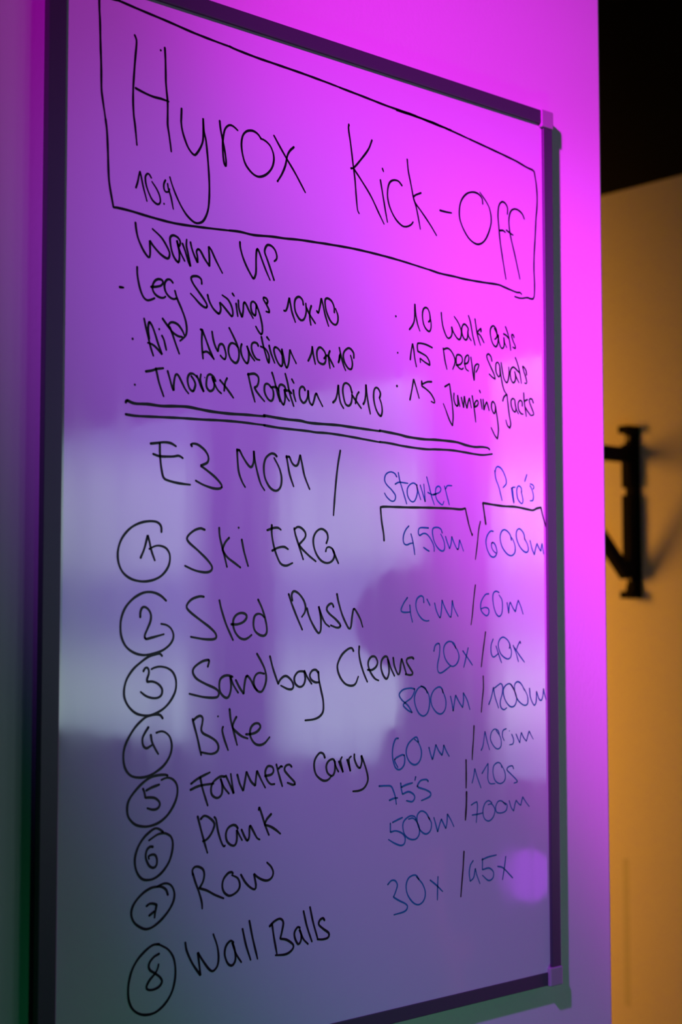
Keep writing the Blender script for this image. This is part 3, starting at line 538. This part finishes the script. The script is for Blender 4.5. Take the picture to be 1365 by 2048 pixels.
     '3061,3261 3043,3286 2999,3280 2924,3231 2875,3158 2868,3104 2899,3030 2961,2968 3035,2948 3086,2965 3121,3028 / 3133,3300 3130,3237 3149,3153 3187,3059 3231,2979 / 3238,3086 3289,3084 3340,3111 3360,3153 3334,3200 3289,3206 3251,3174 3244,3123 3276,3057 3327,3004 3372,2986 / 3502,3145 3483,3197 3450,3203 3411,3166 3405,3100 3430,3034 3469,2997 3495,3023 3506,3079 3489,3183! 3528,3097 3574,3023 / 3559,3189 3574,3115 3620,3034 3643,3057 3654,3123 3667,3180! 3693,3122 3726,3040 / 3821,3177 3801,3189 3740,3178 3733,3145 3773,3092 3811,3043 3786,3025 3717,3034',
     ''),
    ('handwritten_amount', 'b', 1.5, 'blue handwritten 20x',
     '4094,3243 4111,3295 4152,3315 4173,3294 4167,3202 4142,3111 4150,3048 4199,3037 4315,3095 / 4391,3268 4367,3314 4300,3332 4242,3299 4225,3235 4257,3154 4331,3095 4398,3111 4436,3174 4416,3244 4350,3314 / 4492,3237 4567,3160 4623,3100 / 4565,3265 4534,3172 4502,3080',
     ''),
    ('slash_mark', 'k', 1.6, 'black slash beside 20x',
     '4814,3417 4792,3309 4764,3168 4750,3080',
     ''),
    ('handwritten_amount', 'b', 1.5, 'blue handwritten 40x',
     '4923,3346 4893,3284 4895,3207 4930,3171 5001,3205 / 4966,3277 5001,3199 5044,3112 / 5161,3256 5171,3286 5135,3335 5073,3365 5020,3342 4998,3282 5036,3198 5124,3149 5178,3166 5191,3226 5162,3286 / 5219,3279 5259,3207 5294,3119 / 5328,3302 5321,3319 5291,3284 5269,3243 / 5242,3255 5304,3188 5385,3111',
     ''),
    ('handwritten_amount', 'b', 1.6, 'blue handwritten 800m',
     '3835,2892 3779,2903 3685,2891 3635,2848 3669,2797 3747,2743 3802,2674! 3746,2699 3687,2746 3716,2773 3795,2815 3834,2875 3827,2898 / 4002,2852 3978,2893 3930,2914 3874,2891 3834,2824 3842,2745 3889,2665 3952,2637 4009,2671 4034,2760 4018,2841 3970,2893 3919,2918 / 4214,2845 4198,2886 4157,2902 4091,2872 4050,2805 4066,2725 4130,2660 4196,2648 4245,2695 4251,2775 4214,2857 4198,2880 / 4316,2807 4337,2737 4352,2665! 4370,2748 4387,2816! 4437,2745 4483,2695! 4496,2766 4493,2836! 4546,2764 4584,2672',
     ''),
    ('slash_mark', 'k', 1.6, 'black slash beside 800m',
     '4776,2987 4778,2873 4760,2756 4745,2640',
     ''),
    ('handwritten_amount', 'b', 1.5, 'blue handwritten 1200m',
     '4854,2711 4890,2775 4923,2874! 4943,2785 4994,2670 / 4940,2868 4997,2896 5032,2907 5058,2876 5049,2805 5021,2735 5029,2675 5073,2649 5114,2666 / 5227,2835 5192,2884 5148,2903 5085,2875 5066,2816 5101,2732 5171,2675 5234,2685 5262,2750 5236,2822 5174,2896 / 5381,2830 5337,2891 5283,2919 5237,2894 5236,2822 5280,2737 5370,2682 5425,2695 5426,2768 5381,2842 / 5458,2845 5471,2754 5525,2676 5557,2714 5564,2814! 5600,2737 5637,2721 5662,2771 5671,2838! 5685,2783 5708,2727',
     ''),
    ('circled_number', 'k', 2.1, 'black circled number 4',
     '966,2750 944,2775 901,2783 844,2776 787,2758 703,2692 634,2603 597,2524 590,2443 609,2367 658,2312 728,2290 813,2291 898,2319 984,2372 1041,2445 1059,2521 1040,2593 996,2633 952,2645 906,2636 / 827,2683 795,2641 771,2595 778,2542 811,2517 860,2538 / 852,2620 863,2567 893,2512 925,2465',
     ''),
    ('handwritten_exercise', 'k', 2.1, 'black handwritten word Bike',
     '1268,2728 1284,2674 1316,2577 1340,2488 1356,2430 / 1272,2715 1307,2742 1346,2753 1370,2733 1366,2689 1356,2639 1378,2606 1450,2573 1510,2535 1535,2489 1519,2449 1459,2433 1360,2452 / 1582,2650 1574,2621 1595,2550 1636,2455 / 1651,2794 1663,2707 1692,2615 1732,2492 / 1723,2727 1696,2686 1684,2641 1725,2601 1783,2562 1845,2540 / 1828,2576 1882,2576 1941,2590 1983,2627 1966,2660 1924,2662 1886,2638 1870,2593 1882,2541 1924,2493 1979,2477 2034,2493 2085,2538',
     '1529,2740,9'),
    ('circled_number', 'k', 2.1, 'black circled number 5',
     '1018,2285 998,2293 940,2295 862,2285 780,2246 698,2179 642,2111 629,2044 644,1981 701,1924 770,1900 847,1895 943,1918 1027,1974 1091,2059 1117,2136 1110,2206 1070,2252 1024,2268 985,2263 958,2254 / 780,2196 793,2167 803,2124! 845,2123 896,2114 938,2082 942,2050 916,2026 871,2024 823,2039 / 812,2181 863,2201 937,2219',
     ''),
    ('handwritten_exercise', 'k', 2.1, 'black handwritten word Farmers',
     '1255,2202 1327,2240 1447,2282 / 1250,2153 1342,2179 1485,2187 / 1349,2244 1372,2155 1426,2011 / 1600,2236 1554,2239 1485,2201 1460,2149 1471,2094 1524,2065 1570,2092 1577,2164 1558,2224! 1593,2151 1647,2092 / 1615,2241 1654,2171 1698,2088! 1681,2169 1666,2253 / 1736,2241 1763,2163 1799,2103! 1815,2171 1834,2262! 1881,2179 1929,2136! 1937,2200 1948,2261! 1993,2183 2038,2112 / 2038,2211 2106,2219 2130,2248 2114,2284 2065,2290 2038,2242 2057,2179 2098,2138 2141,2135 / 2162,2299 2187,2219 2228,2110 / 2187,2263 2211,2281 2228,2277 / 2332,2270 2310,2289 2269,2283 2253,2246 2302,2193 2369,2131 2352,2113 2286,2135',
     ''),
    ('handwritten_exercise', 'k', 2.1, 'black handwritten word Carry',
     '2716,2325 2699,2358 2656,2369 2604,2319 2591,2256 2613,2184 2673,2135 2724,2121 2767,2134 2793,2158 / 2837,2278 2811,2306 2759,2290 2733,2246 2750,2187 2802,2158 2832,2194 2837,2265 2825,2298! 2846,2239 2877,2191 / 2884,2278 2909,2228 2933,2181! 2916,2234 2902,2287 2920,2316 / 2983,2288 3001,2242 3022,2184! 3008,2241 3004,2294 3031,2316 / 3070,2331 3072,2289 3102,2229 3138,2207 3161,2258 3156,2317! 3192,2242 3228,2148 3233,2082 3191,2025 3128,2004 3053,2003',
     ''),
    ('handwritten_amount', 'b', 1.7, 'blue handwritten 60m left of the slash',
     '3619,2446 3583,2439 3550,2366 3547,2275 3581,2182 3637,2158 3693,2197 3702,2266 3678,2292 3590,2267 3574,2239 3613,2180 / 3881,2399 3865,2438 3833,2442 3751,2389 3721,2310 3758,2228 3831,2189 3896,2219 3922,2298 3889,2381 3832,2425 / 4021,2337 4045,2268 4067,2223! 4096,2300 4113,2360! 4154,2296 4196,2256! 4213,2305 4219,2351! 4255,2290 4292,2241',
     ''),
    ('slash_mark', 'k', 1.7, 'black slash right of blue 60m',
     '4640,2510 4630,2376 4617,2269 4611,2188',
     ''),
    ('handwritten_amount', 'b', 1.3, 'blue handwritten 100m with a half erased zero',
     '4740,2271 4767,2320 4795,2451! 4821,2366 4859,2269 / 5002,2411 4984,2448 4930,2465 4885,2429 4875,2363 4928,2293 4982,2269 5027,2299 5019,2379 4957,2449 / 5102,2460 5056,2444 5047,2390 5073,2346 / 5184,2401 5211,2351 5201,2308 5150,2299 / 5249,2398 5276,2353 5303,2309! 5313,2364 5329,2412! 5360,2361 5402,2322! 5422,2370 5445,2421! 5473,2380 5506,2337',
     '5151,2437,6'),
    ('handwritten_amount', 'b', 1.7, "blue handwritten 75's",
     '3376,2026 3462,2023 3525,2013 3556,1968 3580,1909 3591,1846 / 3505,1887 3556,1900 3607,1901 / 3649,2031 3655,1983 3671,1930! 3748,1947 3813,1919 3829,1884 3796,1852 3724,1866 / 3660,1996 3724,2014 3801,2024 / 3843,2076 3833,2047 / 4007,2024 3986,2042 3912,2039 3870,2001 3878,1978 3977,1947 4038,1914 4026,1880 3918,1851',
     ''),
    ('slash_mark', 'k', 2.0, 'black slash beside 75s',
     '4525,2189 4526,2048 4523,1924',
     ''),
    ('handwritten_amount', 'b', 1.4, 'blue handwritten 120s',
     '4608,1965 4632,2029 4647,2100! 4676,2026 4733,1908 / 4750,2047 4800,2101 4836,2138! 4835,2063 4831,1991 4861,1941 4932,1935 / 5034,2086 5016,2124 4971,2136 4917,2106 4907,2034 4942,1959 5014,1929 5078,1961 5079,2034 5030,2111 / 5207,2062 5189,2090 5134,2085 5110,2057 5161,2016 5233,1962 5261,1930 5211,1919',
     ''),
    ('handwritten_amount', 'b', 1.6, 'blue handwritten 500m',
     '3544,1683 3619,1704 3670,1716 / 3515,1676 3515,1597! 3586,1602 3666,1572 3702,1529 3694,1478 3649,1463 3570,1490 3491,1532 / 3844,1681 3828,1711 3763,1721 3690,1683 3674,1628 3698,1557 3762,1511 3843,1504 3889,1551 3876,1632 3811,1696 3750,1695 / 4024,1671 3975,1733 3910,1754 3860,1714 3868,1633 3908,1572 3974,1537 4032,1561 4049,1628 4008,1690 / 4082,1678 4107,1612 4131,1543! 4157,1607 4182,1657! 4216,1602 4241,1564! 4258,1621 4264,1697! 4309,1640 4351,1572',
     ''),
    ('slash_mark', 'k', 2.3, 'black slash beside 500m',
     '4529,1882 4525,1763 4511,1620',
     ''),
    ('handwritten_amount', 'b', 1.4, 'blue handwritten 700m',
     '4594,1755 4638,1772 4673,1779! 4681,1727 4662,1582 / 4607,1658 4689,1660 4760,1666 / 4885,1752 4841,1777 4787,1754 4757,1684 4777,1611 4839,1581 4902,1612 4929,1682 4885,1740 4832,1738 / 5084,1718 5030,1758 4975,1757 4939,1705 4956,1655 5028,1643 5092,1662 5105,1716 5048,1745 / 5139,1750 5165,1686 5202,1647! 5221,1706 5240,1748! 5276,1714 5308,1693! 5323,1735 5338,1774! 5388,1717 5434,1673',
     ''),
    ('circled_number', 'k', 2.1, 'black circled number 6',
     '976,1837 943,1861 904,1872 860,1856 796,1812 740,1745 709,1665 710,1592 736,1527 780,1483 837,1469 901,1477 972,1517 1036,1588 1068,1670 1074,1743 1054,1793 1008,1821 969,1827 918,1819 841,1782 / 877,1728 854,1731 823,1710 810,1665 820,1622 849,1577 888,1560 916,1580 919,1627 900,1661 868,1666 839,1656 842,1635',
     ''),
    ('handwritten_exercise', 'k', 2.1, 'black handwritten word Plank',
     '1324,1928 1356,1825 1388,1728 1425,1624 / 1356,1907 1387,1929 1428,1919 1482,1878 1496,1841 1465,1779 1420,1736 1379,1723 / 1496,1909 1514,1886 1533,1794 1566,1704 1593,1661 1607,1665 / 1741,1796 1722,1820 1685,1827 1639,1806 1616,1757 1630,1698 1677,1660 1714,1660 1732,1702 1732,1783! 1760,1736 1788,1693 / 1783,1779 1817,1716 1845,1684 1864,1711 1868,1785 1878,1802 1902,1767 1949,1696 1978,1680 / 1968,1931 1973,1953! 1997,1899 2036,1799 2079,1709 / 2103,1882 2055,1842 2031,1799! 2094,1779 2152,1747 2206,1707',
     ''),
    ('circled_number', 'k', 2.1, 'black circled number 7',
     '1028,1331 1012,1370 973,1398 928,1406 864,1403 788,1371 719,1317 682,1260 679,1203 708,1148 765,1105 822,1084 885,1094 962,1136 1039,1204 1084,1272 1093,1334 1070,1390 1031,1418 985,1423 921,1407 / 823,1265 852,1280 890,1276 919,1264! 913,1236 904,1200 901,1164 / 849,1187 897,1214',
     ''),
    ('handwritten_exercise', 'k', 2.1, 'black handwritten word Row',
     '1278,1462 1273,1498 1295,1521 1335,1520 1380,1494 1394,1449 1381,1394 1345,1344! 1422,1317 1504,1272 1595,1232 / 1278,1469 1305,1395 1341,1313 1369,1231 1375,1177 / 1691,1427 1678,1439 1641,1433 1595,1391 1581,1335 1600,1282 1651,1247 1706,1255 1753,1285 1766,1327 1743,1381 1682,1413 / 1778,1405 1827,1335 1884,1285 1927,1268 1939,1300 1917,1398! 1960,1364 2017,1335 2070,1326 2114,1347 2128,1389 2104,1437 2060,1477',
     ''),
    ('handwritten_amount', 'b', 1.6, 'blue handwritten 30x',
     '3480,1127 3524,1157 3573,1151 3601,1108 3579,1051 3551,1005! 3621,966 3705,926 3730,893 3691,858 3557,845 / 3877,1131 3849,1165 3806,1175 3742,1152 3713,1085 3734,1002 3804,924 3876,897 3941,927 3963,995 3927,1080 3849,1155 / 4029,1104 4109,1049 4193,981 / 4132,1123 4126,1016 4123,910',
     ''),
    ('slash_mark', 'k', 1.8, 'black slash beside 30x',
     '4488,1322 4473,1162 4451,989 4440,902',
     ''),
    ('handwritten_amount', 'b', 1.5, 'blue handwritten 45x',
     '4614,1222 4575,1182 4559,1111 4571,1032! 4620,1063 4644,1146! 4666,1078 4707,995 / 4746,1227 4744,1122! 4838,1128 4900,1084 4892,1027 4829,1010 4744,1068 / 4738,1217 4824,1235 4945,1243 / 4964,1130 5044,1105 5179,996 / 5080,1213 5060,1109 5031,995',
     ''),
    ('circled_number', 'k', 2.1, 'black circled number 8',
     '945,948 888,950 824,921 748,864 693,792 663,711 652,628 661,547 696,479 759,431 836,411 920,418 1006,467 1070,543 1101,631 1108,723 1089,819 1038,891 973,932 930,952 / 945,872 896,854 857,819 847,786 861,755 911,722 961,682 976,645 947,612 891,598 841,606 827,631 855,676 911,724 935,761 942,789',
     ''),
    ('handwritten_exercise', 'k', 2.1, 'black handwritten word Wall',
     '1205,924 1221,854 1278,746 1360,638! 1347,726 1331,828! 1378,761 1442,681 1487,654 1532,688 1545,757 1531,850 1490,952 / 1700,857 1668,874 1622,837 1609,768 1642,692 1688,670 1721,711 1714,793 1687,859! 1727,761 1783,683 / 1796,954 1833,818 1883,687 / 1869,1011 1906,859 1958,684',
     ''),
    ('handwritten_exercise', 'k', 2.1, 'black handwritten word Balls',
     '2091,938 2143,973 2205,986 2240,950 2226,878 2206,817! 2282,796 2352,744 2338,704 2268,677 2155,685 / 2116,950 2137,837 2169,697 / 2426,880 2401,888 2366,848 2373,794 2408,742 2436,764 2443,816 2422,867! 2465,781 2519,729 / 2469,1015 2507,882 2564,744 / 2543,1040 2579,905 2629,764 / 2709,909 2694,927 2658,916 2644,880 2694,836 2760,789 2752,752 2694,744 2629,753',
     ''),
]


def smooth_line(pts):
    """Catmull-Rom through the points, broken at corner points."""
    runs, cur = [], []
    for p in pts:
        cur.append(p[:2])
        if p[2]:
            runs.append(cur)
            cur = [p[:2]]
    if len(cur) > 1:
        runs.append(cur)
    res = []
    for r in runs:
        P = [Vector(q) for q in r]
        P = [2 * P[0] - P[1]] + P + [2 * P[-1] - P[-2]]
        for i in range(1, len(P) - 2):
            a, b, c, d = P[i - 1:i + 3]
            n = max(2, min(12, int((c - b).length / 12)))
            for k in range(n):
                t = k / n
                # centripetal-like damping by blending with the chord
                q = 0.5 * ((2 * b) + (c - a) * t + (2 * a - 5 * b + 4 * c - d) * t * t + (3 * b - a - 3 * c + d) * t ** 3)
                res.append(q)
        res.append(Vector(r[-1]))
    return res


def add_disc(bm, x, z, r, y, seg=14):
    vs = [bm.verts.new((X0 + x + r * math.cos(2 * math.pi * k / seg), y, Z0 + z + r * math.sin(2 * math.pi * k / seg)))
          for k in range(seg)]
    bm.faces.new(vs)


def ribbon(bm, line, w, y):
    h = w / 2
    n = len(line)
    if n < 2:
        return
    tot = [0.0]
    for a, b in zip(line, line[1:]):
        tot.append(tot[-1] + (b - a).length)
    L = tot[-1]
    prev = None
    for i, p in enumerate(line):
        a = line[max(0, i - 1)]
        b = line[min(n - 1, i + 1)]
        d = (b - a)
        if d.length < 1e-9:
            d = Vector((1, 0))
        d.normalize()
        # a marker line swells a little at the start and thins towards its end
        f = 1.0 + 0.07 * math.sin(tot[i] * 310.0 + n)
        if L > 0:
            f *= 1.0 - 0.22 * max(0.0, (tot[i] / L - 0.8) / 0.2)
        s = Vector((-d.y, d.x)) * h * f
        l = bm.verts.new((X0 + p.x + s.x, y, Z0 + p.y + s.y))
        r = bm.verts.new((X0 + p.x - s.x, y, Z0 + p.y - s.y))
        if prev:
            q = [prev[0], l, r, prev[1]]
            try:
                bm.faces.new(q)
            except ValueError:
                pass
            # fill turns so that tight curves stay round
            if i < n - 1:
                c = line[i + 1] - p
                if c.length > 1e-9 and d.dot(c.normalized()) < 0.93:
                    add_disc(bm, p.x, p.y, h * f, y)
        if i in (0, n - 1):
            add_disc(bm, p.x, p.y, h * f, y)
        prev = (l, r)


layer = 0
for name, colour, width, label, strokes, dots in INK:
    bm = bmesh.new()
    y = YS - 0.00012 - 0.00001 * (layer % 7)
    layer += 1
    for s in strokes.split(' / '):
        if not s.strip():
            continue
        pts = []
        for t in s.split():
            k = t.endswith('!')
            u, v = t.rstrip('!').split(',')
            pts.append((int(u) * 1e-4, int(v) * 1e-4, k))
        line = smooth_line([(p[0] * 1e4, p[1] * 1e4, p[2]) for p in pts])
        ribbon(bm, [q * 1e-4 for q in line], width * 1e-3, y)
    for t in dots.split():
        u, v, r = (int(q) for q in t.split(','))
        add_disc(bm, u * 1e-4, v * 1e-4, r * 1e-4, y, 20)
    o = wb_part(name, bm, M_INK_B if colour == 'b' else M_INK_K)
    o['label'] = label

# ---------------------------------------------------------------- painted-over nail left of the board
bm = bmesh.new()
add_cyl(bm, (0, -0.0006, 0), (0, 1, 0), 0.0016, 0.0016, 16, 0.0012)
nail = obj('wall_nail', bm, M_WALL)
nail.location = (0.588, 0, 1.967)
nail['label'] = 'tiny painted-over nail head in the white wall left of the whiteboard'
nail['category'] = 'nail'

# ---------------------------------------------------------------- black wall bracket on the amber lit wall
br = empty('wall_bracket', (2.67, 0.985, 1.487),
           'black steel triangular wall bracket with diagonal brace on amber lit wall behind wall end', 'bracket')


def br_part(name, bm, material=None):
    return obj(name, bm, material or M_BLACK, br)


bm = bmesh.new()
H = 0.372
add_box(bm, (-0.006, -0.006, 0), (0, 0.032, H), 0.001)
# raised spine with two gaps, as on a slotted upright
for a, b, d in ((0.012, 0.028, 0.020), (0.055, 0.222, 0.030), (0.238, 0.332, 0.030)):
    add_box(bm, (-d, 0.002, a), (-0.004, 0.024, b), 0.001)
add_box(bm, (-0.016, 0.004, 0.0), (-0.004, 0.022, H), 0.001)
br_part('upright', bm)
for z in (0.0, H - 0.016):
    bm = bmesh.new()
    add_box(bm, (-0.036, -0.002, z), (0, 0.028, z + 0.016), 0.002)
    br_part('end_flange', bm)
bm = bmesh.new()
add_box(bm, (-0.36, 0.002, 0.293), (-0.02, 0.026, 0.324), 0.002)
br_part('arm', bm)
bm = bmesh.new()
p0, p1 = Vector((-0.030, 0.013, 0.049)), Vector((-0.300, 0.013, 0.304))
d = (p1 - p0)
add_box(bm, (-0.012, -0.012, 0), (0.012, 0.012, d.length), 0.002)
bmesh.ops.transform(bm, matrix=Matrix.Translation(p0) @ d.to_track_quat('Z', 'Y').to_matrix().to_4x4(), verts=bm.verts[:])
br_part('brace', bm)
for z in (0.042, 0.345):
    bm = bmesh.new()
    add_cyl(bm, (-0.019, 0.013, z), (1, 0, 0), 0.006, 0.008, 6)
    br_part('bolt', bm, M_STEEL)

# ---------------------------------------------------------------- things of the room that the glossy board reflects
# purple LED can under the windows
par = empty('stage_light', (2.67, -1.265, 0.893),
            'small round purple stage lamp on the wall below the windows', 'lamp')
bm = bmesh.new()
ax = Vector((-0.75, 0.66, 0)).normalized()
c0 = Vector((-0.10, 0.02, 0))
add_cyl(bm, c0, ax, 0.066, 0.12, 32)
obj('lamp_body', bm, M_BLACK, par)
M_LENS = mat('purple_lens', (0.05, 0.02, 0.08), 0.3, 0.5, emit=((0.48, 0.02, 1.0), 2.9))
bm = bmesh.new()
add_cyl(bm, c0 + ax * 0.063, ax, 0.056, 0.008, 32)
obj('lens', bm, M_LENS, par)
bm = bmesh.new()
add_box(bm, (-0.05, 0.0, -0.012), (0.0, 0.03, 0.012), 0.002)
obj('yoke', bm, M_BLACK, par)

# person standing in the gym between the windows and the board; only the board's reflection shows them
M_SKIN = mat('skin', (0.50, 0.31, 0.23), 0.5, 0.4, mottled=(40, (0.47, 0.28, 0.21)))
M_HAIR = mat('dark_brown_hair', (0.02, 0.012, 0.008), 0.5, 0.4, bump=(220, 0.4), mottled=(120, (0.03, 0.018, 0.012)))
M_SHIRT = mat('black_shirt_fabric', (0.012, 0.012, 0.014), 0.9, 0.2, bump=(400, 0.2), mottled=(80, (0.018, 0.018, 0.02)))
M_PANTS = mat('charcoal_legging_fabric', (0.02, 0.02, 0.024), 0.8, 0.2, bump=(500, 0.2), mottled=(90, (0.026, 0.026, 0.03)))
M_SHOE = mat('grey_shoe_fabric', (0.12, 0.12, 0.13), 0.8, 0.3, mottled=(100, (0.16, 0.16, 0.17)))
M_EYE = mat('eye', (0.05, 0.03, 0.02), 0.2, 0.5, mottled=(300, (0.07, 0.04, 0.03)))

person = empty('person', (2.05, -1.03, 0.0),
               'person with full dark hair in black shirt standing by the windows', 'person')
person.scale = (0.955, 0.955, 0.955)
person.rotation_euler = (0, 0, math.radians(-46))      # local +Y is the facing direction


def skinned(name, verts, edges, material, levels=2):
    """verts: (x, y, z, rx, ry); one Skin surface grown along the joined edges."""
    me = bpy.data.meshes.new(name)
    me.from_pydata([v[:3] for v in verts], edges, [])
    me.materials.append(material)
    o = bpy.data.objects.new(name, me)
    COL.objects.link(o)
    o.parent = person
    bpy.context.view_layer.objects.active = o
    md = o.modifiers.new('skin', 'SKIN')
    md.use_smooth_shade = True
    if not me.skin_vertices:
        bmx = bmesh.new()
        bmx.from_mesh(me)
        bmx.verts.layers.skin.verify()
        bmx.to_mesh(me)
        bmx.free()
    for i, v in enumerate(verts):
        sv = me.skin_vertices[0].data[i]
        sv.radius = (v[3] * 1.12, (v[4] if len(v) > 4 else v[3]) * 1.12)
        sv.use_root = (i == 0)
    sb = o.modifiers.new('subdivision', 'SUBSURF')
    sb.levels = sb.render_levels = levels
    return o


V, E = [], []


def chain(start, pts):
    i = start
    for p in pts:
        V.append(p)
        E.append((i, len(V) - 1))
        i = len(V) - 1
    return i


V.append((0, 0, 0.86, 0.13, 0.095))                              # pelvis (root)
chest = chain(0, [(0, 0.0, 0.99, 0.115, 0.085), (0, 0.0, 1.12, 0.125, 0.095), (0, -0.01, 1.24, 0.12, 0.085)])
neck = chain(chest, [(0, -0.01, 1.315, 0.05, 0.05), (0, 0.0, 1.365, 0.047, 0.05)])
chain(neck, [(0, 0.012, 1.42, 0.060, 0.070), (0, 0.008, 1.475, 0.070, 0.086), (0, 0.004, 1.535, 0.068, 0.082), (0, 0.0, 1.572, 0.045, 0.055)])
for s in (-1, 1):
    hip = chain(0, [(s * 0.085, 0, 0.79, 0.080, 0.085)])
    ank = chain(hip, [(s * 0.095, 0.005, 0.60, 0.066, 0.070), (s * 0.100, 0.012, 0.44, 0.050, 0.054),
                      (s * 0.102, -0.005, 0.32, 0.047, 0.052), (s * 0.104, -0.01, 0.10, 0.032, 0.034)])
    chain(ank, [(s * 0.106, -0.01, 0.05, 0.034, 0.036), (s * 0.112, 0.08, 0.03, 0.034, 0.022), (s * 0.116, 0.14, 0.025, 0.026, 0.016)])
    wr = chain(chest, [(s * 0.155, -0.012, 1.245, 0.052, 0.052), (s * 0.180, -0.02, 1.12, 0.042, 0.044),
                       (s * 0.195, -0.01, 0.98, 0.034, 0.036), (s * 0.205, 0.03, 0.86, 0.030, 0.032),
                       (s * 0.208, 0.06, 0.76, 0.022, 0.026)])
    palm = chain(wr, [(s * 0.208, 0.072, 0.72, 0.016, 0.034), (s * 0.207, 0.080, 0.685, 0.013, 0.034)])
    for k, (dy, ln) in enumerate(((0.030, 0.060), (0.011, 0.070), (-0.008, 0.065), (-0.026, 0.050))):
        chain(palm, [(s * 0.207, 0.080 + dy, 0.665, 0.0085), (s * 0.203, 0.083 + dy, 0.665 - ln * 0.5, 0.008),
                     (s * 0.194, 0.085 + dy * 0.9, 0.665 - ln, 0.0065)])
    chain(wr, [(s * 0.203, 0.105, 0.722, 0.011), (s * 0.200, 0.124, 0.695, 0.0095), (s * 0.196, 0.130, 0.668, 0.008)])
skinned('body', V, E, M_SKIN)

# clothes: slightly larger skins over the torso and legs
V, E = [(0, 0, 0.78, 0.150, 0.112)], []
top = chain(0, [(0, 0, 0.86, 0.146, 0.108), (0, 0, 0.99, 0.130, 0.100), (0, 0, 1.12, 0.140, 0.110), (0, -0.01, 1.24, 0.136, 0.100), (0, -0.01, 1.285, 0.085, 0.075)])
for s in (-1, 1):
    chain(4, [(s * 0.158, -0.012, 1.247, 0.062, 0.064), (s * 0.180, -0.02, 1.14, 0.056, 0.058), (s * 0.187, -0.017, 1.08, 0.054, 0.056)])
skinned('shirt', V, E, M_SHIRT)
V, E = [(0, 0, 0.86, 0.132, 0.098), (0, 0, 0.95, 0.122, 0.090)], [(0, 1)]
for s in (-1, 1):
    chain(0, [(s * 0.085, 0, 0.79, 0.088, 0.093), (s * 0.095, 0.005, 0.60, 0.073, 0.077), (s * 0.100, 0.012, 0.44, 0.056, 0.060),
              (s * 0.102, -0.005, 0.32, 0.053, 0.058), (s * 0.104, -0.01, 0.12, 0.040, 0.042)])
skinned('leggings', V, E, M_PANTS)
for s in (-1, 1):
    skinned('shoe', [(s * 0.105, -0.030, 0.052, 0.042, 0.050), (s * 0.108, 0.03, 0.050, 0.042, 0.044),
                     (s * 0.113, 0.10, 0.040, 0.044, 0.032), (s * 0.117, 0.165, 0.034, 0.034, 0.026)],
            [(0, 1), (1, 2), (2, 3)], M_SHOE)
bm = bmesh.new()
bmesh.ops.create_uvsphere(bm, u_segments=32, v_segments=20, radius=1.0)
for v in bm.verts:
    x, y, z = v.co
    v.co = (x * 0.108, -0.024 + y * 0.122, 1.512 + z * 0.108)
    if y > 0.15 and z < 0.45:                      # hairline: leave the face free
        v.co.y = min(v.co.y, 0.02)
        v.co.x *= 0.86
    if z < -0.35:
        v.co.x *= 0.8
obj('hair', bm, M_HAIR, person, True)
skinned('nose', [(0, 0.092, 1.475, 0.007, 0.006), (0, 0.102, 1.455, 0.010, 0.009), (0, 0.096, 1.446, 0.010, 0.007)],
        [(0, 1), (1, 2)], M_SKIN)
skinned('mouth', [(0, 0.083, 1.420, 0.006, 0.005), (-0.018, 0.079, 1.421, 0.003, 0.003), (0.018, 0.079, 1.421, 0.003, 0.003)],
        [(0, 1), (0, 2)], mat('lips', (0.36, 0.12, 0.11), 0.45, 0.4, mottled=(200, (0.32, 0.10, 0.09))))
for s in (-1, 1):
    bm = bmesh.new()
    bmesh.ops.create_uvsphere(bm, u_segments=16, v_segments=10, radius=0.011)
    o = obj('eye', bm, M_EYE, person, True)
    o.location = (s * 0.030, 0.082, 1.480)
    skinned('ear', [(s * 0.072, 0.0, 1.490, 0.008, 0.016), (s * 0.073, -0.004, 1.465, 0.007, 0.014), (s * 0.070, 0.002, 1.445, 0.006, 0.009)],
            [(0, 1), (1, 2)], M_SKIN)
